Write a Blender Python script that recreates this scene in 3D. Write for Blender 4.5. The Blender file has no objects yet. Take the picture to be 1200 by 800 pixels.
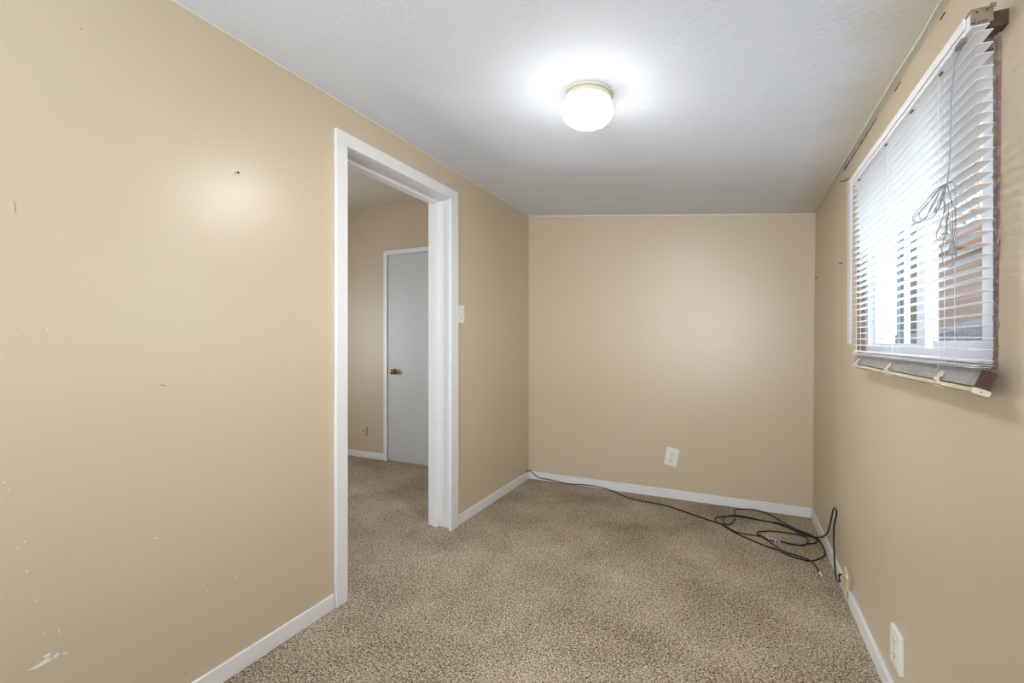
import bpy, bmesh, math, random
from mathutils import Vector, Matrix
random.seed(7)
C = bpy.context.scene
COL = C.collection
V = Vector

# ------------------------------------------------------------------ camera
F, TH, CY, H = 542.98, 0.449, 399.43, 1.2
cam = bpy.data.cameras.new('camera')
cam.sensor_width = 36.0
cam.lens = F / 1200 * 36.0
cam.shift_y = (CY - 400.0) / 1200.0
cam.clip_start = 0.02
co = bpy.data.objects.new('camera', cam)
COL.objects.link(co)
co.location = (0, 0, H)
co.rotation_euler = (math.pi / 2, 0, TH)
C.camera = co

# ------------------------------------------------------------------ world and light
w = bpy.data.worlds.new('overcast_sky')
C.world = w
w.use_nodes = True
bg = w.node_tree.nodes['Background']
bg.inputs[0].default_value = (0.84, 0.93, 1.0, 1)
bg.inputs[1].default_value = 4.0
# hazy overcast, brightest around the veiled sun that stands off to the right of the house
nt = w.node_tree
tcw = nt.nodes.new('ShaderNodeTexCoord')
dt = nt.nodes.new('ShaderNodeVectorMath'); dt.operation = 'DOT_PRODUCT'
sd = Vector((0.86, 0.05, 0.40)).normalized(); dt.inputs[1].default_value = sd
nt.links.new(tcw.outputs['Generated'], dt.inputs[0])
mrw = nt.nodes.new('ShaderNodeMapRange'); mrw.interpolation_type = 'SMOOTHSTEP'
mrw.inputs['From Min'].default_value = 0.45; mrw.inputs['From Max'].default_value = 1.0
mrw.inputs['To Min'].default_value = 3.0; mrw.inputs['To Max'].default_value = 6.3
nt.links.new(dt.outputs['Value'], mrw.inputs['Value']); nt.links.new(mrw.outputs[0], bg.inputs[1])

LAMP_E = 132.0
def area(name, loc, rot, sx, sy, power, color=(1, 1, 1), portal=False):
    l = bpy.data.lights.new(name, 'AREA')
    l.shape = 'RECTANGLE'; l.size = sx; l.size_y = sy; l.energy = power; l.color = color
    if portal: l.cycles.is_portal = True
    o = bpy.data.objects.new(name, l); COL.objects.link(o)
    o.location = loc; o.rotation_euler = rot
    return o
# added fill light behind the camera, tilted upward to brighten the ceiling
area('rear_fill_up', (-0.55, -1.62, 1.35), (math.radians(148), 0, 0), 1.5, 1.0, 57, (0.78, 0.89, 1.0))
fw = area('rear_fill_forward', (-0.3, -1.58, 1.4), (math.radians(92), 0, math.radians(9)), 1.3, 0.9, 8, (0.90, 0.95, 1.0))  # added forward fill for the back wall and far left corner
fw.data.spread = math.radians(75)
# added fill light in the hall room; no window is built there
hw = area('hall_fill', (-4.75, 1.9, 1.25), (0, math.radians(-92), 0), 1.1, 1.1, 38, (0.88, 0.94, 1.0))
hw.data.spread = math.radians(150)
area('window_portal', (0.66, 1.89, 1.5), (0, math.radians(90), 0), 0.72, 1.2, 1, portal=True)

vs = C.view_settings
vs.view_transform = 'Standard'; vs.look = 'None'; vs.exposure = 0.16; vs.gamma = 1.0
try: vs.use_curve_mapping = False
except Exception: pass

# ------------------------------------------------------------------ room numbers
XL, YB, YR = -1.63, 3.72, -1.6
def xr(z): return 0.475 + 0.0079 * z
ZL, ZR = 2.296, 2.063
def zc(x): return ZL + (ZR - ZL) * (x - XL) / (0.4913 - XL)
XH = XL - 0.165            # hall side face of the left wall
HZ = 2.57; HY = 3.65

# rays of the photograph's pixels, used to read positions on known planes
def ray(px, py):
    u = (px - 600) / F; v = (CY - py) / F
    return V((-math.sin(TH) + u * math.cos(TH), math.cos(TH) + u * math.sin(TH), v))
def onX(px, py, x):
    d = ray(px, py); return V((0, 0, H)) + d * (x / d.x)
def onY(px, py, y):
    d = ray(px, py); return V((0, 0, H)) + d * (y / d.y)
def onZ(px, py, z=0.0):
    d = ray(px, py); return V((0, 0, H)) + d * ((z - H) / d.z)

# ------------------------------------------------------------------ materials
def srgb(r, g, b):
    f = lambda c: (c / 255 / 12.92) if c / 255 <= 0.04045 else ((c / 255 + 0.055) / 1.055) ** 2.4
    return (f(r), f(g), f(b), 1)
def mat(name, col, rough=0.5, metal=0.0, spec=0.5, bump=None, vary=None, emit=None):
    m = bpy.data.materials.new(name); m.use_nodes = True
    nt = m.node_tree; b = nt.nodes['Principled BSDF']
    b.inputs['Base Color'].default_value = col
    b.inputs['Roughness'].default_value = rough
    b.inputs['Metallic'].default_value = metal
    b.inputs['Specular IOR Level'].default_value = spec
    tc = nt.nodes.new('ShaderNodeTexCoord')
    if vary:                       # (scale, second colour, low, high)
        n = nt.nodes.new('ShaderNodeTexNoise'); n.inputs['Scale'].default_value = vary[0]
        n.inputs['Detail'].default_value = 4
        nt.links.new(tc.outputs['Object'], n.inputs['Vector'])
        r = nt.nodes.new('ShaderNodeValToRGB')
        r.color_ramp.elements[0].position = vary[2]; r.color_ramp.elements[0].color = col
        r.color_ramp.elements[1].position = vary[3]; r.color_ramp.elements[1].color = vary[1]
        nt.links.new(n.outputs['Fac'], r.inputs['Fac']); nt.links.new(r.outputs['Color'], b.inputs['Base Color'])
    if bump:                       # (scale, strength, distance)
        n = nt.nodes.new('ShaderNodeTexNoise'); n.inputs['Scale'].default_value = bump[0]
        n.inputs['Detail'].default_value = 3
        nt.links.new(tc.outputs['Object'], n.inputs['Vector'])
        bp = nt.nodes.new('ShaderNodeBump'); bp.inputs['Strength'].default_value = bump[1]
        bp.inputs['Distance'].default_value = bump[2]
        nt.links.new(n.outputs['Fac'], bp.inputs['Height']); nt.links.new(bp.outputs['Normal'], b.inputs['Normal'])
    if emit:
        b.inputs['Emission Color'].default_value = emit[0]; b.inputs['Emission Strength'].default_value = emit[1]
    return m

TAN = srgb(206, 190, 166)
M = {}
M['wall'] = mat('tan_semigloss_paint', TAN, 0.35, spec=0.6, bump=(9, 0.10, 0.01), vary=(1.3, srgb(204, 187, 160), .35, .7))
M['hall_wall'] = mat('tan_hall_paint', srgb(204, 188, 165), 0.4, spec=0.4, bump=(9, 0.1, 0.01), vary=(1.5, srgb(200, 183, 159), .35, .7))
M['white'] = mat('white_trim_paint', srgb(232, 232, 232), 0.4, bump=(60, 0.03, 0.001))
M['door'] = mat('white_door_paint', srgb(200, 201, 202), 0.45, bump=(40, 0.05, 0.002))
M['vinyl'] = mat('white_vinyl', srgb(222, 224, 232), 0.35)
M['slat'] = mat('white_slat_enamel', srgb(246, 246, 248), 0.35)
M['slatgrey'] = mat('grimy_slat_edges', srgb(168, 170, 170), 0.5, vary=(30, srgb(146, 144, 138), .4, .7))
M['scuff'] = mat('faint_brown_scuff', srgb(172, 152, 122), 0.5)
M['rail'] = mat('aged_cream_enamel', srgb(208, 198, 176), 0.4, vary=(30, srgb(196, 182, 156), .4, .8))
M['metalbox'] = mat('dusty_beige_bracket', srgb(140, 128, 106), 0.5, metal=0.2, vary=(40, srgb(112, 96, 74), .4, .8))
M['brown'] = mat('raw_brown_wood', srgb(72, 45, 29), 0.7, bump=(80, 0.5, 0.003), vary=(35, srgb(92, 62, 42), .45, .75))
M['liner'] = mat('mauve_brown_wood_liner', srgb(122, 98, 86), 0.75, bump=(120, 0.8, 0.004), vary=(50, srgb(160, 140, 128), .45, .7))
M['dirt'] = mat('dark_grime', srgb(78, 60, 42), 0.9)
M['hole'] = mat('dark_hole', srgb(22, 18, 15), 0.8)
M['cord'] = mat('grey_lift_cord', srgb(148, 146, 146), 0.7)
M['tassel'] = mat('grey_plastic_tassel', srgb(150, 146, 146), 0.5)
M['cable'] = mat('black_cable_rubber', srgb(26, 21, 19), 0.5)
M['plate'] = mat('white_plastic_plate', srgb(236, 236, 230), 0.3)
M['cream'] = mat('cream_plastic_plate', srgb(216, 200, 168), 0.45)
M['slot'] = mat('dark_grey_slot', srgb(80, 78, 72), 0.6)
M['brass'] = mat('polished_brass', srgb(190, 150, 80), 0.22, metal=1.0)
M['steel'] = mat('steel', srgb(170, 165, 155), 0.35, metal=1.0)
M['chip'] = mat('bare_white_plaster_scratch', srgb(236, 234, 228), 0.8)
M['caulk'] = mat('white_caulk_line', srgb(226, 218, 204), 0.6)
M['lampbase'] = mat('cream_lamp_canopy', srgb(206, 201, 182), 0.35)

# ceiling: painted textured board, rougher towards the outer wall
def ceiling_mat():
    m = mat('white_textured_ceiling', srgb(230, 236, 246), 0.85)
    nt = m.node_tree; b = nt.nodes['Principled BSDF']; L = nt.links
    tc = nt.nodes.new('ShaderNodeTexCoord')
    n = nt.nodes.new('ShaderNodeTexNoise'); n.inputs['Scale'].default_value = 70; n.inputs['Detail'].default_value = 5
    L.new(tc.outputs['Object'], n.inputs['Vector'])
    n2 = nt.nodes.new('ShaderNodeTexNoise'); n2.inputs['Scale'].default_value = 5; n2.inputs['Detail'].default_value = 3
    L.new(tc.outputs['Object'], n2.inputs['Vector'])
    add = nt.nodes.new('ShaderNodeMath'); add.operation = 'MULTIPLY_ADD'; add.inputs[1].default_value = 0.35
    L.new(n.outputs['Fac'], add.inputs[0]); L.new(n2.outputs['Fac'], add.inputs[2])
    bp = nt.nodes.new('ShaderNodeBump'); bp.inputs['Strength'].default_value = 0.35; bp.inputs['Distance'].default_value = 0.012
    L.new(add.outputs[0], bp.inputs['Height']); L.new(bp.outputs['Normal'], b.inputs['Normal'])
    # old yellowed patching along the outer wall (a stain with its own ragged edge)
    sx = nt.nodes.new('ShaderNodeSeparateXYZ'); L.new(tc.outputs['Object'], sx.inputs[0])
    md = nt.nodes.new('ShaderNodeMath'); md.operation = 'MULTIPLY_ADD'; md.inputs[1].default_value = 0.22
    L.new(n2.outputs['Fac'], md.inputs[0]); L.new(sx.outputs['X'], md.inputs[2])
    mr = nt.nodes.new('ShaderNodeMapRange'); mr.inputs['From Min'].default_value = 0.40; mr.inputs['From Max'].default_value = 0.58
    L.new(md.outputs[0], mr.inputs['Value'])
    mx = nt.nodes.new('ShaderNodeMixRGB'); mx.inputs[1].default_value = srgb(230, 236, 246); mx.inputs[2].default_value = srgb(220, 215, 204)
    L.new(mr.outputs[0], mx.inputs[0]); L.new(mx.outputs[0], b.inputs['Base Color'])
    return m
M['ceiling'] = ceiling_mat()
M['hall_ceiling'] = mat('hall_textured_ceiling', srgb(205, 196, 182), 0.9, bump=(90, 0.6, 0.01))

def carpet_mat():
    m = mat('brown_frieze_carpet', srgb(150, 135, 115), 1.0, spec=0.05)
    nt = m.node_tree; b = nt.nodes['Principled BSDF']; L = nt.links
    tc = nt.nodes.new('ShaderNodeTexCoord')
    n = nt.nodes.new('ShaderNodeTexNoise'); n.inputs['Scale'].default_value = 150; n.inputs['Detail'].default_value = 2.5
    n.inputs['Roughness'].default_value = 0.65; n.inputs['Distortion'].default_value = 0.6
    L.new(tc.outputs['Object'], n.inputs['Vector'])
    nap = nt.nodes.new('ShaderNodeTexNoise'); nap.inputs['Scale'].default_value = 2.4; nap.inputs['Detail'].default_value = 4
    L.new(tc.outputs['Object'], nap.inputs['Vector'])
    ma = nt.nodes.new('ShaderNodeMath'); ma.operation = 'MULTIPLY_ADD'; ma.inputs[1].default_value = 0.19
    L.new(nap.outputs['Fac'], ma.inputs[0]); L.new(n.outputs['Fac'], ma.inputs[2])
    r = nt.nodes.new('ShaderNodeValToRGB'); e = r.color_ramp.elements
    e[0].position = 0.44; e[0].color = srgb(70, 56, 42)
    e[1].position = 0.72; e[1].color = srgb(226, 214, 196)
    k = e.new(0.53); k.color = srgb(134, 118, 97)
    k = e.new(0.60); k.color = srgb(172, 157, 136)
    L.new(ma.outputs[0], r.inputs['Fac']); L.new(r.outputs['Color'], b.inputs['Base Color'])
    bp = nt.nodes.new('ShaderNodeBump'); bp.inputs['Strength'].default_value = 0.9; bp.inputs['Distance'].default_value = 0.008
    L.new(n.outputs['Fac'], bp.inputs['Height']); L.new(bp.outputs['Normal'], b.inputs['Normal'])
    return m
M['carpet'] = carpet_mat()

def glass_mat():
    m = bpy.data.materials.new('window_glass'); m.use_nodes = True
    nt = m.node_tree; nt.nodes.clear()
    o = nt.nodes.new('ShaderNodeOutputMaterial'); mx = nt.nodes.new('ShaderNodeMixShader')
    t = nt.nodes.new('ShaderNodeBsdfTransparent'); t.inputs[0].default_value = (0.93, 0.96, 0.96, 1)
    g = nt.nodes.new('ShaderNodeBsdfGlossy'); g.inputs['Roughness'].default_value = 0.02
    mx.inputs[0].default_value = 0.07
    nt.links.new(t.outputs[0], mx.inputs[1]); nt.links.new(g.outputs[0], mx.inputs[2]); nt.links.new(mx.outputs[0], o.inputs[0])
    return m
M['glass'] = glass_mat()
M['lampglass'] = mat('lit_white_glass', srgb(250, 248, 240), 0.25, emit=((1.0, 0.98, 0.95, 1), LAMP_E))
def lamp_nodes(m):
    # emission graded from bright bottom to dim top, to lessen the ceiling hot spot
    nt = m.node_tree; b = nt.nodes['Principled BSDF']; L = nt.links
    tc = nt.nodes.new('ShaderNodeTexCoord'); sx = nt.nodes.new('ShaderNodeSeparateXYZ'); L.new(tc.outputs['Object'], sx.inputs[0])
    mr = nt.nodes.new('ShaderNodeMapRange'); mr.inputs['From Min'].default_value = -0.072; mr.inputs['From Max'].default_value = -0.125
    mr.inputs['To Min'].default_value = 2.5; mr.inputs['To Max'].default_value = LAMP_E
    L.new(sx.outputs['Z'], mr.inputs['Value']); L.new(mr.outputs[0], b.inputs['Emission Strength'])
lamp_nodes(M['lampglass'])

# ------------------------------------------------------------------ mesh helpers
def obj(name, bm, m, parent=None, smooth=False, bevel=0):
    me = bpy.data.meshes.new(name)
    bmesh.ops.recalc_face_normals(bm, faces=bm.faces[:])
    bm.to_mesh(me); bm.free()
    for mm in (m if isinstance(m, (list, tuple)) else [m]): me.materials.append(mm)
    if smooth:
        for p in me.polygons: p.use_smooth = True
    o = bpy.data.objects.new(name, me); COL.objects.link(o)
    if parent: o.parent = parent
    if bevel:
        b = o.modifiers.new('bevel', 'BEVEL'); b.width = bevel; b.segments = 2; b.limit_method = 'ANGLE'
    return o
def thing(name, label, cat, loc=(0, 0, 0), group=None):
    o = bpy.data.objects.new(name, None); COL.objects.link(o); o.location = loc
    o.empty_display_size = 0.05
    o['label'] = label; o['category'] = cat
    if group: o['group'] = group
    bpy.context.view_layer.update()
    return o
def tag(o, label, cat, group=None):
    o['label'] = label; o['category'] = cat
    if group: o['group'] = group
    return o
def struct(name, bm, m, parent=None, **k):
    o = obj(name, bm, m, parent, **k)
    if parent is None: o['kind'] = 'structure'
    return o
def box(bm, x0, x1, y0, y1, z0, z1, mi=0):
    vs_ = [bm.verts.new(p) for p in ((x0, y0, z0), (x1, y0, z0), (x1, y1, z0), (x0, y1, z0), (x0, y0, z1), (x1, y0, z1), (x1, y1, z1), (x0, y1, z1))]
    fs = []
    for f in ((0, 3, 2, 1), (4, 5, 6, 7), (0, 1, 5, 4), (1, 2, 6, 5), (2, 3, 7, 6), (3, 0, 4, 7)):
        q = bm.faces.new([vs_[i] for i in f]); q.material_index = mi; fs.append(q)
    return vs_
def B(*a): bm = bmesh.new(); box(bm, *a); return bm
def hexa(bm, pts, mi=0):
    vs_ = [bm.verts.new(p) for p in pts]
    for f in ((0, 3, 2, 1), (4, 5, 6, 7), (0, 1, 5, 4), (1, 2, 6, 5), (2, 3, 7, 6), (3, 0, 4, 7)):
        bm.faces.new([vs_[i] for i in f]).material_index = mi
def prism(bm, poly, axis, a, b):
    """poly: 2D points in the plane of the other two axes, extruded along axis from a to b"""
    def P(p, t):
        return {'x': (t, p[0], p[1]), 'y': (p[0], t, p[1]), 'z': (p[0], p[1], t)}[axis]
    A = [bm.verts.new(P(p, a)) for p in poly]; Bv = [bm.verts.new(P(p, b)) for p in poly]
    n = len(poly)
    bm.faces.new(A); bm.faces.new(Bv[::-1])
    for i in range(n): bm.faces.new((A[i], Bv[i], Bv[(i + 1) % n], A[(i + 1) % n]))
def cyl(bm, c, axis, r, h, n=24, r2=None):
    r2 = r if r2 is None else r2
    q = V((0, 0, 1)).rotation_difference(V(axis).normalized()).to_matrix().to_4x4()
    mt = Matrix.Translation(V(c) + V(axis).normalized() * h / 2) @ q
    bmesh.ops.create_cone(bm, cap_ends=True, segments=n, radius1=r, radius2=r2, depth=h, matrix=mt)
def lathe(bm, prof, n=48):
    rings = []
    for r, z in prof:
        if r < 1e-6: rings.append([bm.verts.new((0, 0, z))])
        else: rings.append([bm.verts.new((r * math.cos(2 * math.pi * i / n), r * math.sin(2 * math.pi * i / n), z)) for i in range(n)])
    for a, b in zip(rings, rings[1:]):
        for i in range(n):
            j = (i + 1) % n
            if len(a) == 1 and len(b) == 1: continue
            if len(a) == 1: bm.faces.new((a[0], b[i], b[j]))
            elif len(b) == 1: bm.faces.new((a[i], b[0], a[j]))
            else: bm.faces.new((a[i], b[i], b[j], a[j]))
def spline(pts, sub=6):
    P = [V(p) for p in pts]; out = []
    for i in range(len(P) - 1):
        p0 = P[max(i - 1, 0)]; p1 = P[i]; p2 = P[i + 1]; p3 = P[min(i + 2, len(P) - 1)]
        for k in range(sub):
            t = k / sub
            out.append(0.5 * ((2 * p1) + (p2 - p0) * t + (2 * p0 - 5 * p1 + 4 * p2 - p3) * t * t + (3 * p1 - p0 - 3 * p2 + p3) * t ** 3))
    out.append(P[-1]); return out
def tube(bm, pts, r, n=8):
    rings = []; up = V((0.13, 0.21, 1)).normalized()
    for i, p in enumerate(pts):
        d = (pts[min(i + 1, len(pts) - 1)] - pts[max(i - 1, 0)])
        if d.length < 1e-9: continue
        d.normalize()
        a = d.cross(up)
        if a.length < 0.05: a = d.cross(V((1, 0.3, 0)))
        a.normalize(); b = d.cross(a)
        if rings:                       # keep the frame from twisting
            pa = rings[-1][1]; a2 = pa - d * pa.dot(d)
            if a2.length > 1e-4: a = a2.normalized(); b = d.cross(a)
        rings.append(([bm.verts.new(p + (a * math.cos(2 * math.pi * k / n) + b * math.sin(2 * math.pi * k / n)) * r) for k in range(n)], a))
    for (A, _), (Bq, _) in zip(rings, rings[1:]):
        for k in range(n):
            bm.faces.new((A[k], A[(k + 1) % n], Bq[(k + 1) % n], Bq[k]))
    bm.faces.new(rings[0][0]); bm.faces.new(rings[-1][0][::-1])

# ------------------------------------------------------------------ shell
struct('floor', B(-5.2, 0.62, YR - .15, YB + .12, -0.08, 0.0), M['carpet'])

# door opening numbers in the left wall
DY0, DY1, DZ = 1.605, 2.50, 2.105        # clear jamb faces
bm = bmesh.new()
top = HZ + 0.1
box(bm, XH, XL, YR - .15, DY0 - .02, 0, top)
box(bm, XH, XL, DY1 + .02, YB + .1, 0, top)
box(bm, XH, XL, DY0 - .02, DY1 + .02, DZ + .02, top)
bmesh.ops.remove_doubles(bm, verts=bm.verts[:], dist=1e-5)
wl = struct('wall_left', bm, [M['wall'], M['hall_wall']])
for p in wl.data.polygons:
    if p.normal.x < -0.5: p.material_index = 1
struct('wall_back', B(XL, 0.63, YB, YB + .1, 0, 2.36), M['wall'])

# right wall with the window opening (leans out very slightly)
WY0, WY1, WZ0, WZ1 = 1.284, 2.497, 1.141, 1.862     # rough opening
bm = bmesh.new()
def rw(y0, y1, z0, z1):
    a, b = xr(z0), xr(z1); o = 0.605
    hexa(bm, [(a, y0, z0), (o, y0, z0), (o, y1, z0), (a, y1, z0), (b, y0, z1), (o, y0, z1), (o, y1, z1), (b, y1, z1)])
rw(YR - .15, WY0, 0, 2.14); rw(WY1, YB + .1, 0, 2.14); rw(WY0, WY1, 0, WZ0); rw(WY0, WY1, WZ1, 2.14)
struct('wall_right', bm, M['wall'])

# rear wall behind the camera, with an unseen window added for the fill lights
bm = bmesh.new(); a, b = YR - .1, YR
for (x0, x1, z0, z1) in ((XL, -1.3, 0, 2.4), (.2, .63, 0, 2.4), (-1.3, .2, 0, .85), (-1.3, .2, 1.85, 2.4)): box(bm, x0, x1, a, b, z0, z1)
struct('wall_rear', bm, M['wall'])
bm = bmesh.new()
for (x0, x1, z0, z1) in ((-1.3, -1.25, .85, 1.85), (.15, .2, .85, 1.85), (-1.25, .15, .85, .9), (-1.25, .15, 1.8, 1.85), (-.58, -.52, .9, 1.8)): box(bm, x0, x1, a + .02, b - .02, z0, z1)
w2 = struct('added_rear_window', bm, M['vinyl'])

# sloping ceiling
bm = bmesh.new()
xa, xb = XL, 0.64; ya, yb = YR - .12, YB + .1
hexa(bm, [(xa, ya, zc(xa)), (xb, ya, zc(xb)), (xb, yb, zc(xb)), (xa, yb, zc(xa)), (xa, ya, zc(xa) + .08), (xb, ya, zc(xb) + .08), (xb, yb, zc(xb) + .08), (xa, yb, zc(xa) + .08)])
struct('ceiling', bm, M['ceiling'])

# hall room seen through the doorway
struct('wall_hall_back', B(-5.2, XH, HY, HY + .1, 0, HZ), M['hall_wall'])
struct('wall_hall_left', B(-5.2, -5.1, -0.4, HY, 0, HZ), M['hall_wall'])
struct('wall_hall_front', B(-5.1, XH, -0.5, -0.4, 0, HZ), M['hall_wall'])
struct('ceiling_hall', B(-5.2, XH, -0.5, HY + .1, HZ, HZ + .08), M['hall_ceiling'])

# baseboards
BH, BT = 0.066, 0.012
def bb(name, pts, h=BH):
    """pts: outline rectangle x0,x1,y0,y1, with a rounded top edge"""
    return struct(name, B(*pts, 0, h), M['white'], bevel=.003)
bb('baseboard_left_near', (XL, XL + BT, YR, 1.528))
bb('baseboard_left_far', (XL, XL + BT, 2.567, YB))
bb('baseboard_back', (XL + BT, xr(.03) - BT, YB - BT, YB))
bb('baseboard_right', (xr(0) - BT, xr(0) + .002, YR, YB))
bb('baseboard_rear', (XL + BT, .46, YR, YR + BT))
bb('baseboard_hall', (-5.1, -3.182, HY - BT, HY), .062)

# thin caulk beads where ceiling meets walls
bm = bmesh.new()
tube(bm, [V((XL + .003, YR, zc(XL) - .003)), V((XL + .003, YB, zc(XL) - .003))], .0045, 6)
struct('trim_1', bm, M['caulk'])
bm = bmesh.new()
tube(bm, [V((XL + .003, YB - .003, zc(XL) - .004)), V((.488, YB - .003, zc(.488) - .004))], .006, 6)
struct('trim_2', bm, M['caulk'])
bm = bmesh.new()
pts = []
for i in range(60):
    y = YR + (YB - YR) * i / 59
    pts.append(V((.474 + random.uniform(-.002, .002), y, zc(.474) + .001 + random.uniform(-.0008, .0008))))
tube(bm, pts, .0045, 6)
struct('trim_3', bm, M['ceiling'])
# vertical bead in the corners
bm = bmesh.new(); tube(bm, [V((XL + .001, YB - .001, BH)), V((XL + .001, YB - .001, zc(XL)))], .0035, 6)
struct('trim_4', bm, M['wall'])
bm = bmesh.new(); tube(bm, [V((xr(BH) - .001, YB - .001, BH)), V((xr(2.05) - .001, YB - .001, 2.05))], .004, 6)
struct('trim_5', bm, M['wall'])

# ------------------------------------------------------------------ doorway: jamb, stop, casing
bm = bmesh.new()
box(bm, XH - .004, XL + .004, DY0 - .02, DY0, 0, DZ + .02)
box(bm, XH - .004, XL + .004, DY1, DY1 + .02, 0, DZ + .02)
box(bm, XH - .004, XL + .004, DY0, DY1, DZ, DZ + .02)
door1 = struct('door_1', bm, M['white'], bevel=.0015)
bm = bmesh.new()
s0, s1, sp = XL - .138, XL - .098, .019
box(bm, s0, s1, DY0, DY0 + sp, 0, DZ); box(bm, s0, s1, DY1 - sp, DY1, 0, DZ); box(bm, s0, s1, DY0 + sp, DY1 - sp, DZ - sp, DZ)
struct('door_stop', bm, M['white'], door1, bevel=.002)
# worn paint edge strip, hall side of the jamb
bm = bmesh.new()
box(bm, XH - .004, XH + .02, DY0, DY0 + .006, 0, DZ); box(bm, XH - .004, XH + .02, DY1 - .006, DY1, 0, DZ); box(bm, XH - .004, XH + .02, DY0, DY1, DZ - .006, DZ)
struct('jamb_edge', bm, M['white'], door1, bevel=.001)
def casing(name, x0, x1, yi0, yi1, zi, wn, wf, wt, parent):
    bm = bmesh.new()
    box(bm, x0, x1, yi0 - wn, yi0, 0, zi)
    box(bm, x0, x1, yi1, yi1 + wf, 0, zi)
    box(bm, x0, x1, yi0 - wn, yi1 + wf, zi, zi + wt)
    return struct(name, bm, M['white'], parent, bevel=.003)
casing('casing', XL, XL + .018, 1.600, 2.462, 2.098, .068, .09, .062, door1)
casing('casing', XH - .016, XH, DY0 + .01 - .02, DY1 - .005, DZ - .005, .06, .06, .06, door1)

# ------------------------------------------------------------------ hall door
HX0 = onY(453.6, 400, HY - .018).x + .003
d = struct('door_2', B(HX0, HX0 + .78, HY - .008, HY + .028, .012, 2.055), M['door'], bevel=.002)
bm = bmesh.new()
def hx(px): return onY(px, 400, HY - .018).x
cx0 = hx(449.3); cx1 = hx(453.6)
box(bm, cx0, cx1, HY - .018, HY, 0, 2.06); box(bm, HX0 + .79, HX0 + .85, HY - .018, HY, 0, 2.06); box(bm, cx0, HX0 + .85, HY - .018, HY, 2.06, 2.105)
struct('casing', bm, M['white'], d, bevel=.003)
bm = bmesh.new()
kp = onY(459.5, 435.5, HY - .05)
cyl(bm, (kp.x, HY - .008, kp.z), (0, -1, 0), .028, .006, 32)
cyl(bm, (kp.x, HY - .012, kp.z), (0, -1, 0), .010, .03, 20)
bmesh.ops.create_uvsphere(bm, u_segments=28, v_segments=16, radius=.027, matrix=Matrix.Translation((kp.x, HY - .055, kp.z)) @ Matrix.Diagonal((1, .8, 1, 1)))
struct('door_knob', bm, M['brass'], d, smooth=True)
bb('baseboard_hall_right', (HX0 + .85, XH, HY - BT, HY), .062)

# ------------------------------------------------------------------ window 1 (right wall)
FX = 0.512                                    # room face of the vinyl frame
win = struct('window_1', (lambda b: (
    box(b, FX, FX + .093, WY0 + .022, WY1 - .022, 1.150, 1.178),
    box(b, FX, FX + .093, WY0 + .022, WY1 - .022, 1.815, 1.842),
    box(b, FX, FX + .093, WY0 + .022, 1.365, 1.178, 1.815),
    box(b, FX, FX + .093, WY1 - .046, WY1 - .022, 1.178, 1.815), b)[-1])(bmesh.new()), M['vinyl'], bevel=.002)
# brown wooden liner boards, their raw edge showing
bm = bmesh.new()
lx = .484
box(bm, lx, .60, WY0, WY0 + .021, WZ0, WZ1); box(bm, lx, .60, WY1 - .021, WY1, WZ0, WZ1)
box(bm, lx, .60, WY0 + .021, WY1 - .021, WZ0, 1.149); box(bm, lx, .60, WY0 + .021, WY1 - .021, 1.843, WZ1)
struct('liner', bm, M['liner'], win)
# rough crust of old caulk on the near edge
bm = bmesh.new()
for i in range(46):
    z = random.uniform(1.145, 1.85); y = WY0 + random.uniform(-.004, .018)
    bmesh.ops.create_icosphere(bm, subdivisions=1, radius=random.uniform(.0015, .004), matrix=Matrix.Translation((lx - .0005, y, z)) @ Matrix.Diagonal((.8, 1, random.uniform(1, 3), 1)))
for i in range(26):
    y = random.uniform(1.286, 1.5)
    bmesh.ops.create_icosphere(bm, subdivisions=1, radius=random.uniform(.0015, .0045), matrix=Matrix.Translation((lx - .0005, y, WZ0 + random.uniform(.0, .007))) @ Matrix.Diagonal((.8, 2.4, 1, 1)))
struct('caulk_crust', bm, M['liner'], win)
# near flange strip of the frame, flush to the liner's edge
bm = bmesh.new()
box(bm, .488, FX, WY0 + .0215, WY0 + .028, 1.150, 1.842)
box(bm, .492, FX, WY0 + .03, WY1 - .03, 1.1495, 1.1515)
struct('return_strip', bm, M['vinyl'], win)
def wy(px, x=FX + .02): return onX(px, 400, x).y
def sash(y0, y1, x0, x1, st0, st1, rb, rt, name):
    bm = bmesh.new(); z0, z1 = 1.178, 1.815
    box(bm, x0, x1, y0, y1, z0, z0 + rb); box(bm, x0, x1, y0, y1, z1 - rt, z1)
    box(bm, x0, x1, y0, y0 + st0, z0 + rb, z1 - rt); box(bm, x0, x1, y1 - st1, y1, z0 + rb, z1 - rt)
    s = struct(name, bm, M['vinyl'], win, bevel=.0015)
    xm = (x0 + x1) / 2
    struct('glass_pane', B(xm - .002, xm + .002, y0 + st0 - .004, y1 - st1 + .004, z0 + rb - .004, z1 - rt + .004), M['glass'], s)
    return s
yn = onX(1155.5, 400, FX + .013).y                # near stile of the sliding sash ends here
ysl = onX(1096, 400, FX + .012).y                 # its far stile
yc = onX(1074, 400, FX + .020).y + .0                  # post of the fixed sash
sash(1.365, ysl, FX + .006, FX + .016, yn - 1.365, .010, .022, .022, 'sliding_sash')
sash(yc - .075, WY1 - .046, FX + .020, FX + .050, .075, .022, .012, .015, 'fixed_sash')
bm = bmesh.new(); box(bm, FX + .001, FX + .006, ysl - .016, ysl - .004, 1.43, 1.50)
struct('sash_latch', bm, M['vinyl'], win, bevel=.002)

# white strip on the wall beyond the window
y_s0, y_s1 = onX(998.5, 400, .487).y, onX(995.2, 400, .487).y
struct('trim_6', B(.479, .494, y_s0, y_s1, 1.186, 1.955), M['vinyl'], bevel=.001)

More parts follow.
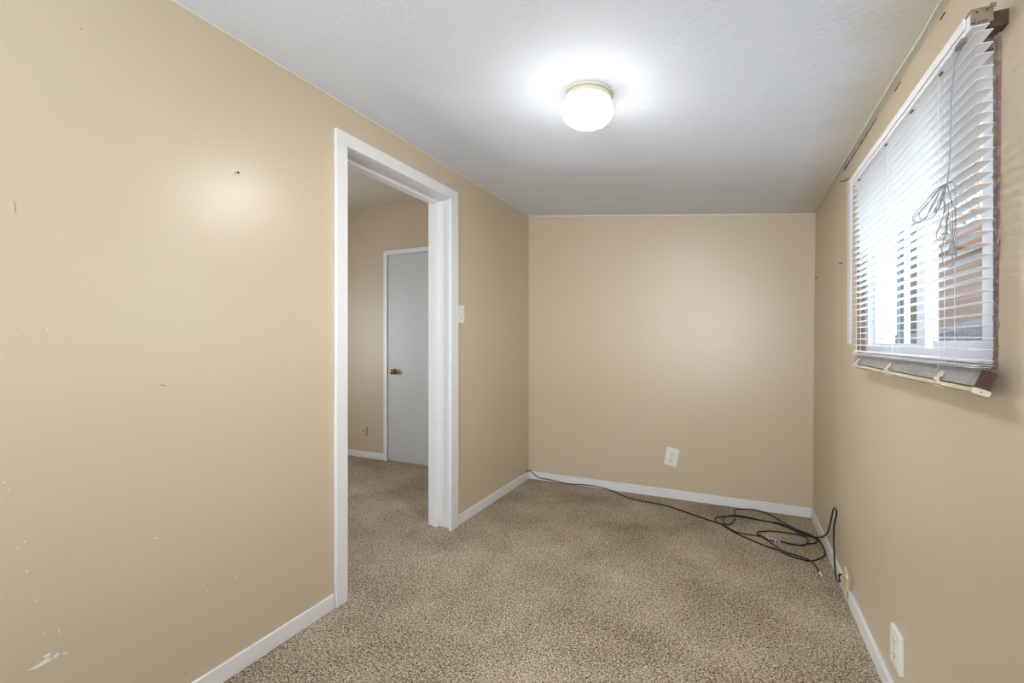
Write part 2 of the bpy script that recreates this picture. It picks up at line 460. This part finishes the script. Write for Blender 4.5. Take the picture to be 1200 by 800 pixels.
# ------------------------------------------------------------------ the blind
BX0 = 0.430                # room side edge of headrail and slats
BW = 0.027
BY0, BY1 = 1.240, 2.300
ZT0, ZT1 = 1.833, 1.864
blind = thing('window_blind', 'white horizontal mini blind with open slats hanging over the window', 'blind', (BX0 + BW / 2, (BY0 + BY1) / 2, ZT1))
OFF = Matrix.Translation(-V((BX0 + BW / 2, (BY0 + BY1) / 2, ZT1)))
def bpart(name, bm, m, parent=None, **k):
    # geometry is written in room coordinates; move it to the blind's own origin
    bm.transform(OFF)
    return obj(name, bm, m, parent or blind, **k)
# headrail: an open-topped U channel
bm = bmesh.new()
prism(bm, [(BX0, ZT0), (BX0 + BW, ZT0), (BX0 + BW, ZT1), (BX0 + BW - .002, ZT1), (BX0 + BW - .002, ZT0 + .002), (BX0 + .002, ZT0 + .002), (BX0 + .002, ZT1 - .002), (BX0 + .004, ZT1 - .002), (BX0 + .004, ZT1), (BX0, ZT1)], 'y', BY0 + .006, BY1)
bpart('headrail', bm, M['slat'])
# white valance flap curling away at the near end
bm = bmesh.new()
prism(bm, [(BX0 - .0035, ZT1 + .003), (BX0 - .0015, ZT1 + .003), (BX0 - .0015, ZT0 + .012), (BX0 - .0035, ZT0 + .012)], 'y', BY0 + .03, BY1 + .004)
bpart('valance', bm, M['slat'])
# near end bracket: dusty box with holes
bm = bmesh.new()
box(bm, BX0 - .003, BX0 + BW + .004, BY0, BY0 + .004, ZT0 + .002, ZT1 + .002)
box(bm, BX0 - .003, BX0 + BW + .004, BY0 + .004, BY0 + .028, ZT1, ZT1 + .002)
box(bm, BX0 + BW + .002, BX0 + BW + .004, BY0 + .004, BY0 + .028, ZT0 + .002, ZT1)
box(bm, BX0 + BW - .002, BX0 + BW + .007, BY0 - .003, BY0, ZT1 - .004, ZT1 + .005)
br = bpart('end_bracket', bm, M['metalbox'], bevel=.0006)
br['label'] = 'dusty beige metal end bracket with screw holes'
bm = bmesh.new()
for (fx, fz, r) in ((.22, .80, .0017), (.80, .84, .0017), (.1, .35, .0011)): cyl(bm, (BX0 + fx * BW, BY0 + .0005, ZT0 + fz * (ZT1 - ZT0)), (0, -1, 0), r, .0012, 12)
for (fx0, fx1, fz) in ((-.08, .15, .02), (.25, .42, .02), (.5, .85, .06)):
    box(bm, BX0 + fx0 * BW, BX0 + fx1 * BW, BY0 - .0006, BY0 + .0005, ZT0 + .003 + fz * .02, ZT0 + .0048 + fz * .02)
ho = obj('screw_hole', (bm.transform(OFF), bm)[1], M['hole'], br)
bm = bmesh.new(); box(bm, BX0, BX0 + BW, BY1, BY1 + .003, ZT0, ZT1 + .001)
bpart('end_bracket', bm, M['slat'])
# underside hardware of the headrail
for y in (1.42, 1.62, 1.86, 2.22):
    bm = bmesh.new(); box(bm, BX0 + .006, BX0 + .011, y, y + .018, ZT0 - .0025, ZT0)
    bpart('cradle', bm, M['slot'])

LAD = (2.225, 1.815, 1.412)
# slats
def slat_section(x0, z, crown, tilt=0.0, n=6, w=BW):
    top_ = []; bot = []
    for i in range(n + 1):
        t = i / n; x = x0 + w * t; zz = z + crown * (1 - (2 * t - 1) ** 2) + tilt * (t - .5)
        top_.append((x, zz + .0004)); bot.append((x, zz - .0004))
    return top_ + bot[::-1]
def slat(bm, y0, y1, z, crown=.0014, tilt=0.0, droop=0.0, x0=BX0, seg=8):
    rings = []
    for k in range(seg + 1):
        t = k / seg; y = y0 + (y1 - y0) * t
        dz = -droop * (max(0, 1 - t * 6)) ** 2            # near tip hangs a little
        sec = slat_section(x0, z + dz, crown, tilt)
        rings.append([bm.verts.new((p[0], y, p[1])) for p in sec])
    n = len(rings[0])
    for A, Bq in zip(rings, rings[1:]):
        for i in range(n): bm.faces.new((A[i], A[(i + 1) % n], Bq[(i + 1) % n], Bq[i]))
    bm.faces.new(rings[0]); bm.faces.new(rings[-1][::-1])
PITCH = 0.0233
bm = bmesh.new()
zs = ZT0 - .020; nz = 0; zz = []
while zs > 1.160:
    zz.append(zs); zs -= PITCH
for i, z in enumerate(zz):
    slat(bm, BY0 - .012 + random.uniform(-.002, .002), BY1 + random.uniform(-.002, .002), z + random.uniform(-.0008, .0008), tilt=random.uniform(-.0006, .0006), droop=random.uniform(-.001, .002), seg=12)
bpart('slats', bm, M['slat'], smooth=False)
# ladder cords
for y in LAD:
    bm = bmesh.new()
    for x in (BX0 - .001, BX0 + BW + .001):
        tube(bm, [V((x, y, ZT0)), V((x, y, 1.50)), V((x, y, 1.135))], .0004, 5)
    tube(bm, [V((BX0 + BW / 2, y + .012, ZT0)), V((BX0 + BW / 2, y + .012, 1.135))], .0005, 5)
    for z in zz: box(bm, BX0, BX0 + BW, y - .0004, y + .0004, z - .0012, z - .0006)
    bpart('ladder_cord', bm, M['slat'])
# collapsed slats and bottom rail, rolled so that the wall side hangs lower
roll = math.radians(20)
SB = V((BX0 - .004, 0, 1.098))      # pivot: room side lower edge of the rail
RM = Matrix.Translation(SB) @ Matrix.Rotation(roll, 4, 'Y') @ Matrix.Translation(-SB)
def rolled(bm): bm.transform(RM); return bm
ys0, ys1 = BY0 - .006, BY1 + .006
bm = bmesh.new()
prism(bm, [(SB.x, SB.z + .001), (SB.x + .002, SB.z), (SB.x + BW - .001, SB.z), (SB.x + BW, SB.z + .002), (SB.x + BW, SB.z + .009), (SB.x + BW - .003, SB.z + .0105), (SB.x + .003, SB.z + .0105), (SB.x, SB.z + .009)], 'y', ys0 + .005, ys1)
bpart('bottom_rail', rolled(bm), M['rail'])
bm = bmesh.new()
prism(bm, [(SB.x - .001, SB.z + .0005), (SB.x + .002, SB.z - .001), (SB.x + BW - .001, SB.z - .001), (SB.x + BW + .001, SB.z + .002), (SB.x + BW + .001, SB.z + .010), (SB.x + BW - .003, SB.z + .0115), (SB.x + .003, SB.z + .0115), (SB.x - .001, SB.z + .0095)], 'y', ys0, ys0 + .012)
cap = bpart('rail_end_cap', rolled(bm), M['rail'], bevel=.0006)
bm = bmesh.new(); cyl(bm, (SB.x + BW * .5, ys0 + .001, SB.z + .0055), (0, -1, 0), .0014, .0015, 14)
bpart('screw_hole', rolled(bm), M['hole'], cap)
bm = bmesh.new()
for k in range(9):
    slat(bm, ys0 + .004 + random.uniform(-.002, .002), ys1 - .004, SB.z + .0135 + k * .0041, crown=.0022, x0=SB.x + random.uniform(-.0006, .0006), seg=2)
box(bm, SB.x + .0012, SB.x + BW - .0015, ys0 + .006, ys1 - .006, SB.z + .0125, SB.z + .0470)
st = bpart('slat_stack', rolled(bm), [M['slatgrey'], M['brown']])
for p in st.data.polygons:
    if p.normal.y < -0.6: p.material_index = 1          # stained slat ends
st['label'] = 'grimy grey bunch of collapsed slats above the bottom rail'
bm = bmesh.new()
slat(bm, BY0 - .006, BY1 + .004, 1.1475, x0=BX0 - .003, seg=8, droop=.001)
slat(bm, BY0 - .012, BY1 + .004, 1.1505, x0=BX0 - .002, seg=8)
bpart('top_stack_slat', bm, M['slat'])
for y in LAD:
    bm = bmesh.new()
    x = SB.x - .005; z = SB.z
    box(bm, x, x + .005, y - .010, y + .010, z + .001, z + .012)
    box(bm, x - .002, x + .003, y - .006, y + .004, z + .011, z + .028)
    box(bm, x - .001, x + .005, y - .012, y - .005, z + .020, z + .034)
    box(bm, x + .002, x + .016, y - .013, y + .013, z - .004, z - .0005)
    bmesh.ops.create_icosphere(bm, subdivisions=2, radius=.005, matrix=Matrix.Translation((x - .001, y, z + .012)))
    bpart('ladder_clip', rolled(bm), M['rail'], bevel=.0008)

# lift cord hanging in front, looped in a bundle
cxp = BX0 - .012
cords = [
    [(1121, 54), (1119, 72), (1118, 88), (1115.5, 120), (1113.5, 150), (1112.3, 185), (1111, 214)],
    [(1127, 50), (1123, 60), (1119.5, 78), (1117, 95)],
    [(1111, 214), (1097, 222), (1085, 237), (1072, 250), (1069, 257), (1073, 261.5), (1080, 259.5), (1088, 249), (1096, 235), (1104, 222), (1109, 216)],
    [(1108, 216), (1099, 223), (1087, 239), (1074, 252), (1071.5, 258), (1077, 260), (1084, 256), (1090, 244), (1100, 228), (1108, 217)],
    [(1107, 216), (1092, 233), (1079, 246), (1077, 253), (1082, 258), (1092, 255), (1097, 248), (1104, 232), (1108, 218)],
    [(1110, 215), (1104, 226), (1100, 236), (1097, 244), (1095, 248)],
    [(1109, 217), (1106, 228), (1103, 238), (1101, 246)],
    [(1110, 214), (1117, 214), (1120, 221), (1120.5, 240), (1119.5, 262), (1121, 285), (1122, 298), (1119, 308), (1112, 313), (1106, 308), (1104.5, 290), (1107, 275), (1108, 255), (1106.5, 235), (1107, 218)],
    [(1109, 216), (1113, 228), (1116.5, 243), (1116, 262), (1116, 284)],
    [(1110, 218), (1115, 232), (1119, 246), (1118, 268), (1117, 284)],
    [(1108, 236), (1106, 252), (1100, 266), (1096.7, 275), (1099.5, 281), (1105, 280), (1109, 270), (1109, 256), (1107, 240)],
    [(1109, 240), (1112, 258), (1114, 275), (1112, 281), (1108, 280), (1108, 268), (1111, 250), (1112, 238)],
    [(1116, 297), (1115.5, 306), (1115, 312)],
]
bm = bmesh.new()
for k, path in enumerate(cords):
    P = []
    for i, q in enumerate(path):
        p = onX(q[0], q[1], cxp - (k % 4) * .0016 - .001)
        p.x += .0012 * math.sin(i * 1.7 + k)
        P.append(p)
    if k == 0: P[0].x = BX0 - .001
    tube(bm, spline(P, 6), .0009, 6)
lc = bpart('lift_cord', bm, M['cord'], smooth=True)
lc['label'] = 'grey lift cord gathered in loose hanging loops'
tp = onX(1116, 283, cxp - .002)
bm = bmesh.new()
tb = onX(1116, 298.5, cxp - .002)
cyl(bm, tb, (0, 0, 1), .0085, tp.z - tb.z, 20, .0025)
bpart('tassel', bm, M['tassel'], lc, smooth=False)
bm = bmesh.new(); tb = onX(1096, 249, cxp - .003); cyl(bm, tb, (.0, -.35, 1), .0035, .011, 14, .0018)
bpart('tassel', bm, M['tassel'], lc)
bm = bmesh.new(); q = onX(1125, 52, BX0 - .002)
box(bm, q.x - .004, q.x + .006, q.y - .016, q.y + .016, q.z - .006, q.z + .004)
bpart('cord_lock', bm, M['metalbox'], bevel=.001)

# brown wooden block the bracket is screwed to
bm = bmesh.new()
box(bm, BX0 + BW + .0045, .4895, BY0 + .016, BY0 + .055, ZT0 - .003, ZT1 - .003)
tag(obj('wooden_block', bm, M['brown'], bevel=.001), 'small dark brown wooden block on the wall behind the blind bracket', 'block')

# ------------------------------------------------------------------ ceiling light
L0 = V((-.515, 1.765, zc(-.515)))
tiltm = math.atan((ZR - ZL) / 2.1213)
lamp = thing('ceiling_light', 'round flush ceiling light with glowing white glass globe', 'ceiling light', L0)
lamp.rotation_euler = (0, -tiltm, 0)
bpy.context.view_layer.update()
bm = bmesh.new()
lathe(bm, [(0, .0), (.089, .0), (.091, -.004), (.0905, -.011), (.083, -.0125), (.083, -.0175), (.0895, -.019), (.0895, -.030), (.083, -.036), (0, -.036)])
obj('canopy', bm, M['lampbase'], lamp, smooth=False)
bm = bmesh.new()
prof = [(.078, -.030), (.080, -.036), (.088, -.042), (.0965, -.053), (.1005, -.068), (.099, -.083), (.091, -.100), (.077, -.114), (.057, -.125), (.032, -.131), (0, -.133)]
lathe(bm, prof)
obj('glass_globe', bm, M['lampglass'], lamp, smooth=True)
for a_ in (20, 140, 260):
    bm = bmesh.new(); r_ = math.radians(a_)
    cyl(bm, (.089 * math.cos(r_), .089 * math.sin(r_), -.025), (math.cos(r_), math.sin(r_), 0), .003, .007, 12)
    obj('set_screw', bm, M['lampbase'], lamp)

# ------------------------------------------------------------------ outlets, switch
def local_outlet(root, w_, h_, t_, duplex=True):
    """plate in the local XZ plane, front towards -Y"""
    bm = bmesh.new(); box(bm, -w_ / 2, w_ / 2, -t_, 0, -h_ / 2, h_ / 2)
    obj('cover_plate', bm, M['plate'], root, bevel=.002)
    if duplex:
        for s in (1, -1):
            bm = bmesh.new(); z = s * h_ * .19
            n = 20; poly = []
            for i in range(n):
                a_ = 2 * math.pi * i / n
                poly.append((max(-.017, min(.017, .0205 * math.cos(a_))), z + .0165 * math.sin(a_)))
            prism(bm, poly, 'y', -t_ - .0015, -t_ + .002)
            rc = obj('receptacle', bm, M['plate'], root)
            bm = bmesh.new()
            for x in (-.0075, .0075): box(bm, x - .0014, x + .0014, -t_ - .0019, -t_ - .0012, z - .001, z + .009)
            cyl(bm, (0, -t_ - .0012, z - .009), (0, -1, 0), .0034, .0007, 12)
            obj('slot', bm, M['slot'], rc)
        bm = bmesh.new(); cyl(bm, (0, -t_ + .001, 0), (0, -1, 0), .0028, .002, 12)
        obj('screw', bm, M['steel'], root)
o1 = thing('wall_outlet', 'crooked white duplex outlet low on the back wall', 'outlet', (-.4375, YB, .315))
local_outlet(o1, .094, .136, .007)
o1.rotation_euler = (0, math.radians(10.4), 0)
o2 = thing('wall_outlet', 'white duplex outlet low on the right wall near the camera', 'outlet', (xr(.205), 1.89, .205))
local_outlet(o2, .092, .122, .012)
o2.rotation_euler = (0, 0, math.radians(-90))

sw = thing('light_switch', 'white toggle light switch on the wall right of the doorway', 'light switch', (XL, 2.605, 1.378))
bm = bmesh.new(); box(bm, 0, .006, -.035, .035, -.058, .058); obj('cover_plate', bm, M['plate'], sw, bevel=.002)
bm = bmesh.new(); prism(bm, [(.005, -.004), (.018, .004), (.018, .010), (.005, .008)], 'y', -.005, .005); obj('toggle', bm, M['plate'], sw)
for s in (1, -1):
    bm = bmesh.new(); cyl(bm, (.005, 0, s * .03), (1, 0, 0), .003, .002, 12); obj('screw', bm, M['slot'], sw)

hp = onY(427, 504.5, HY)
pl = thing('wall_plate', 'tan painted cable wall plate low on the hall wall through the doorway', 'wall plate', (hp.x, HY, hp.z))
bm = bmesh.new(); box(bm, -.036, .036, -.008, 0, -.048, .048); obj('cover_plate', bm, M['hall_wall'], pl, bevel=.002)
bm = bmesh.new(); cyl(bm, (0, -.007, .004), (0, -1, 0), .006, .008, 14); obj('connector', bm, M['slot'], pl)

# cream coax plate on the baseboard of the right wall
cp = thing('cable_plate', 'cream cable plate at the right baseboard where the black cord plugs in', 'wall plate', (xr(.07) - .006, 2.59, .086))
bm = bmesh.new()
prism(bm, [(-.034, -.072), (.034, -.072), (.038, -.04), (.038, .055), (.026, .070), (-.026, .070), (-.038, .055), (-.038, -.04)], 'x', -.016, -.009)
obj('cover_plate', bm, M['cream'], cp, bevel=.002)
bm = bmesh.new(); box(bm, -.009, .006, -.022, .022, -.035, .05); obj('back_box', bm, M['cream'], cp)
bm = bmesh.new(); cyl(bm, (-.015, 0, .036), (-1, .3, -.05), .006, .005, 6); cyl(bm, (-.018, .001, .036), (-1, .5, -.05), .0048, .009, 16)
obj('connector', bm, M['steel'], cp)
cp.rotation_euler = (math.radians(19), 0, 0)

# ------------------------------------------------------------------ black cable
R_ = 0.0042
def fl(q, lift=0.0): return onZ(q[0], q[1], R_ + .001 + lift)
bm = bmesh.new()
yw = YB - BT - R_ - .001
P = [onY(q[0], q[1], yw) for q in [(632, 559.5), (645, 562), (665, 567)]]
start = [V((XL + .006, 3.655, BH + .004)), V((XL + .014, 3.69, BH + .007)), V((XL + .03, YB - .022, BH + .004)), V((XL + .05, yw, .052))]
P = start + P
P += [V((onY(690, 571.5, yw).x, yw, R_ + .012)), V((onY(712, 576, yw).x, yw - .004, R_ + .001))]
P += [fl(q) for q in [(738, 583.5), (765, 589), (778, 591.5), (790, 595), (810, 602), (830, 609), (843, 613), (850, 617), (856, 621), (870, 628), (885, 634.5), (900, 640.5), (910, 643.5), (923, 650), (937.5, 654.5), (950, 657)]]
P += [fl(q) for q in [(961, 654), (966, 650.5), (967, 647), (965, 641), (961, 634.5)]]
P += [fl(q, .006) for q in [(956, 630), (947, 625), (933, 620), (919, 612.5)]]
P += [fl(q) for q in [(901, 602.5), (890, 598.5), (878, 596.5), (862, 597), (861, 603), (861, 607.5), (858, 612.5), (852.5, 614.5), (848, 611.5), (848, 607.5), (851, 605)]]
P += [fl(q, .008) for q in [(862, 603.5), (875, 605.5), (890, 609), (905, 612), (923, 618), (937.5, 625)]]
P += [fl((948, 628), .012)]
xw = xr(.1) - BT - R_ - .001
P += [onX(960, 629.5, xw - .012), onX(966, 627.5, xw), onX(970, 623.5, xw + .004), onX(973, 613, xw + .006), onX(976, 598.5, xw + .008), onX(978, 594.8, xw + .008), onX(980, 597.5, xw + .008),
      onX(980, 604, xw + .006), onX(977.7, 614, xw), onX(977, 632, xw - .002), onX(977.6, 647, xw - .005), onX(978.3, 660, xw - .007), onX(979.3, 673, xw - .008), onX(981, 679.5, xw - .009), onX(984, 681, xw - .011)]
cend = V((xr(.07) - .006 - .027, 2.588, .121))
P += [cend + V((-.007, .018, -.010)), cend]
for p in P: p.z = max(p.z, R_ + .0005)
tube(bm, spline(P, 8), R_, 8)
P2 = [fl(q) for q in [(845, 614), (842, 612.5), (838, 608.5), (840, 606), (848, 605), (861.5, 604.5), (882.5, 608), (905, 611.5), (914, 613)]]
P2 += [fl(q, .006) for q in [(937.5, 623), (949, 627)]]
P2 += [fl(q) for q in [(956, 631), (957.6, 634), (955, 636.3), (947, 637), (941, 639), (928, 637.5), (919, 635), (909, 634), (900, 631.5), (893, 628), (888, 626), (887, 624.5), (890, 623), (901, 622), (909, 622.5), (928, 625), (940, 627.5), (946, 631), (946.4, 635.6), (941, 638.5), (930, 638)]]
tube(bm, spline(P2, 8), R_, 8)
P3 = [fl(q, .004) for q in [(846, 613), (860, 622), (871, 625), (887, 627.5), (894, 629.5), (905, 637), (911, 641), (921.6, 647), (937.5, 651.6), (950, 657), (954, 661), (957, 664.5), (959.5, 669)]]
tube(bm, spline(P3, 8), R_ * .9, 8)
cab = tag(obj('coaxial_cable', bm, M['cable'], smooth=True), 'long black cord running along the back baseboard and coiled in the corner', 'cable')
bm = bmesh.new(); e = fl((960.3, 670.5), .0); cyl(bm, e, (.35, -.9, 0), .005, .014, 10)
e2 = fl((961.5, 673.5)); cyl(bm, e2, (.5, -.7, .1), .003, .012, 8)
obj('plug_end', bm, M['plate'], cab)['label'] = 'frayed white plug end'
bm = bmesh.new()
for i in range(22):
    t = i / 21; q = fl((899 + 15 * t + random.uniform(-1, 1), 630 + 4.5 * t + random.uniform(-.8, .8)), .002)
    bmesh.ops.create_icosphere(bm, subdivisions=1, radius=random.uniform(.004, .008), matrix=Matrix.Translation(q) @ Matrix.Rotation(random.uniform(0, 3), 4, 'Z') @ Matrix.Diagonal((1.3, .7, .6, 1)))
obj('tape_wrap', bm, M['chip'], cab)['label'] = 'crumpled white tape residue'
bm = bmesh.new()
for i in range(40):
    t = i / 39; k = 909 + 34 * t; yy = 633.5 + 5.0 * min(1, t * 1.2)
    q = fl((k, yy)); bmesh.ops.create_icosphere(bm, subdivisions=1, radius=random.uniform(.005, .007), matrix=Matrix.Translation(q) @ Matrix.Rotation(random.uniform(0, 3), 4, 'Z') @ Matrix.Diagonal((1.2, .9, .7, 1)))
obj('frayed_jacket', bm, M['cable'], cab)

# ------------------------------------------------------------------ nails, scratches, cracks
def nail(px, py, where, lab, r=.0035):
    if where == 'L':
        p = onX(px, py, XL); ax = V((1, 0, -.15))
    else:
        zq = onX(px, py, .485).z; p = onX(px, py, xr(zq)); ax = V((-1, 0, -.15))
    bm = bmesh.new(); cyl(bm, p - ax * .002, ax, r * .45, .013, 10); cyl(bm, p + ax * .010, ax, r, .002, 12)
    tag(obj('nail', bm, M['hole']), lab, 'nail')
nail(277, 202, 'L', 'small dark nail in the left wall beside the doorway')
nail(987, 308, 'R', 'dark nail on the right wall just beyond the window', .004)
nail(958, 325, 'R', 'dark nail on the right wall close to the back corner at eye height', .005)
nail(950.5, 487, 'R', 'lowest dark nail on the right wall, in the back corner', .005)

def chips(name, polys, x, sgn, m, parent):
    bm = bmesh.new()
    for poly in polys:
        pts = [onX(a_, b_, x) for a_, b_ in poly]
        prism(bm, [(p.y, p.z) for p in pts], 'x', x - .0005 * sgn, x + .0008 * sgn)
    return obj(name, bm, m, parent)
sc = [[(32, 786), (45, 778), (54, 772), (58, 769), (57, 772), (63, 771), (52, 778), (42, 783)],
      [(50, 769), (58, 764.5), (59.5, 766), (53, 771)], [(62, 770), (66, 765.5), (70, 765), (68, 768), (64, 771)], [(73, 765), (79, 763.5), (79, 765), (74, 766.5)]]
def dot(px, py, r): return [(px + r * math.cos(a_ * math.pi / 3), py + r * 1.1 * math.sin(a_ * math.pi / 3)) for a_ in range(6)]
for q in [(28.5, 634.5, 1.1), (31.5, 669, 1.2), (43, 703, 1.1), (69, 738, .9), (70.5, 743, .8), (10, 574, .8), (5, 565.5, 1), (21, 641, .8), (182.5, 630, 1.1), (243, 692, .8), (277, 676, .7), (55, 386, .9), (51, 741, .8)]:
    sc.append(dot(*q))
chips('paint_scratch', sc, XL, 1, M['chip'], wl)
dk = [dot(217, 788, 1), dot(21, 384.5, 1.0), [(16, 234), (17.5, 236), (19, 250), (17.5, 249)], [(185, 449), (196, 452), (194, 453), (187, 451)], dot(95, 34, 1)]
chips('scuff', dk, XL, 1, M['scuff'], wl)
# dark gap line where the old moulding has come away from the ceiling
rwall = bpy.data.objects['wall_right']
bm = bmesh.new()
y_ = 2.80
while y_ > 2.27:
    l_ = random.uniform(.02, .09); z_ = zc(.488) - .010
    tube(bm, [V((.4895, y_, z_)), V((.4888, y_ - l_ / 2, z_ + random.uniform(-.003, .003))), V((.4895, y_ - l_, z_ + .001))], random.uniform(.0012, .0026), 6)
    y_ -= l_ + random.uniform(.004, .03)
for (ya_, yb_) in ((1.99, 1.93), (1.60, 1.57)):
    tube(bm, [V((.4895, ya_, z_ - .002)), V((.4895, yb_, z_ - .001))], .0015, 6)
cr = [onX(984, 212, .4895), onX(988, 212.5, .4895), onX(993, 210, .4895), onX(998, 208.5, .4895)]
tube(bm, cr, .0022, 6)
obj('gap_line', bm, M['dirt'], rwall)

# ------------------------------------------------------------------ outside
def siding_mat(name, c1, c2, sc_):
    m = mat(name, c1, 0.8); nt = m.node_tree; b = nt.nodes['Principled BSDF']
    tc = nt.nodes.new('ShaderNodeTexCoord'); wv = nt.nodes.new('ShaderNodeTexWave')
    wv.bands_direction = 'Z'; wv.wave_profile = 'SAW'; wv.inputs['Scale'].default_value = sc_
    nt.links.new(tc.outputs['Object'], wv.inputs['Vector'])
    r = nt.nodes.new('ShaderNodeValToRGB'); r.color_ramp.elements[0].color = c2; r.color_ramp.elements[1].position = .12; r.color_ramp.elements[1].color = c1
    nt.links.new(wv.outputs['Fac'], r.inputs['Fac']); nt.links.new(r.outputs['Color'], b.inputs['Base Color'])
    return m
struct('ground', B(.7, 40, -20, 40, -.62, -.6), mat('gravel_yard', srgb(190, 184, 176), 0.95, vary=(3, srgb(168, 160, 148), .4, .7)))
WX = onY(1066, 400, 5.0).x
# own wing of the house, pale blue lap siding, with a window
wing = thing('house_wing', 'pale blue sided house wing seen through the left window pane', 'building', (.9, 5.0, -.6))
def wp(name, bm, m, parent=None):
    bm.transform(Matrix.Translation(-V((.9, 5.0, -.6)))); return obj(name, bm, m, parent or wing)
wp('wall', B(.68, WX - .01, 5.0, 7.5, -.6, 3.2), siding_mat('pale_blue_siding', srgb(96, 110, 122), srgb(76, 90, 102), 1.5))
wp('corner_board', B(WX - .04, WX, 4.985, 5.05, -.6, 3.2), M['vinyl'])
bm = bmesh.new()
for (x0, x1, z0, z1) in ((1.09, 1.11, 1.25, 2.4), (1.22, 1.24, 1.25, 2.4), (1.11, 1.22, 1.25, 1.28), (1.11, 1.22, 2.37, 2.4), (1.11, 1.22, 1.80, 1.83)): box(bm, x0, x1, 4.975, 5.0, z0, z1)
wf = wp('window_frame', bm, M['vinyl'])
wp('window_pane', B(1.11, 1.22, 4.985, 4.998, 1.28, 2.37), mat('grey_pane', srgb(120, 136, 148), .1), wf)
wp('roof', B(.6, 1.5, 4.8, 7.6, 3.2, 3.3), mat('grey_shingle', srgb(120, 116, 112), .9))
# neighbour: salmon stucco house
nb = thing('neighbour_house', 'salmon stucco house across the yard behind the right window pane', 'building', (5, 10, -.6))
def np_(name, bm, m, parent=None):
    bm.transform(Matrix.Translation(-V((5, 10, -.6)))); return obj(name, bm, m, parent or nb)
np_('wall', B(3.0, 9.5, 10.4, 13, -.6, 2.75), mat('salmon_stucco', srgb(158, 133, 121), .9, vary=(2, srgb(150, 125, 113), .4, .7)))
bm = bmesh.new(); prism(bm, [(2.7, 2.75), (9.8, 2.75), (6.2, 4.4)], 'y', 10.1, 13.2)
np_('roof', bm, mat('brown_shingles', srgb(150, 112, 92), .9, vary=(20, srgb(132, 94, 74), .4, .7)))
# low grey shed roof in front of it
sh = thing('garden_shed', 'low grey shed with a sloping roof below the salmon house', 'shed', (4, 8.2, -.6))
def sp_(name, bm, m):
    bm.transform(Matrix.Translation(-V((4, 8.2, -.6)))); return obj(name, bm, m, sh)
sp_('wall', B(2.1, 5.2, 8.0, 9.2, -.6, 1.02), mat('grey_shed_boards', srgb(120, 118, 120), .9, vary=(12, srgb(120, 118, 122), .4, .7)))
bm = bmesh.new(); hexa(bm, [(2.0, 7.9, 1.02), (5.3, 7.9, 1.02), (5.3, 9.3, 1.02), (2.0, 9.3, 1.02), (2.0, 7.9, 1.18), (5.3, 7.9, 2.1), (5.3, 9.3, 2.1), (2.0, 9.3, 1.18)])
sp_('roof', bm, mat('dark_grey_roof', srgb(112, 108, 116), .9, vary=(14, srgb(84, 80, 88), .4, .7)))
# fence, brown grey
fe = struct('wall_yard', B(1.6, 2.83, 9.6, 9.7, -.6, 3.9), mat('weathered_fence', srgb(112, 101, 92), .9, vary=(6, srgb(98, 88, 78), .4, .7)))
# autumn tree
tr = thing('autumn_tree', 'orange leaved autumn tree standing above the salmon house', 'tree', (5.9, 16.2, -.6))
bm = bmesh.new(); tube(bm, [V((0, 0, 0)), V((.1, 0, 2)), V((.0, .1, 4.2))], .16, 10)
for a_ in range(7):
    an = a_ * .9; tube(bm, [V((0, 0, 2.5 + a_ * .2)), V((.8 * math.cos(an), .8 * math.sin(an), 3.5 + a_ * .2)), V((1.5 * math.cos(an), 1.5 * math.sin(an), 4.2 + a_ * .2))], .05, 6)
obj('trunk', bm, mat('grey_bark', srgb(120, 100, 84), .9), tr)
bm = bmesh.new()
for i in range(3600):
    while True:
        p = V((random.uniform(-1, 1), random.uniform(-1, 1), random.uniform(-1, 1)))
        if .25 < p.length < 1: break
    c = V((p.x * 2.6, p.y * 2.0, 5.3 + p.z * 1.7))
    s = random.uniform(.05, .10); q = Matrix.Translation(c) @ Matrix.Rotation(random.uniform(0, 6.28), 4, 'Z') @ Matrix.Rotation(random.uniform(0, 3.1), 4, 'X')
    vv = [bm.verts.new(q @ V(t)) for t in ((-s, 0, 0), (0, -s * .6, .01), (s, 0, 0), (0, s * .6, .012))]
    bm.faces.new(vv)
obj('foliage', bm, mat('orange_leaves', srgb(190, 128, 90), .8, vary=(1.4, srgb(204, 172, 142), .4, .65)), tr)
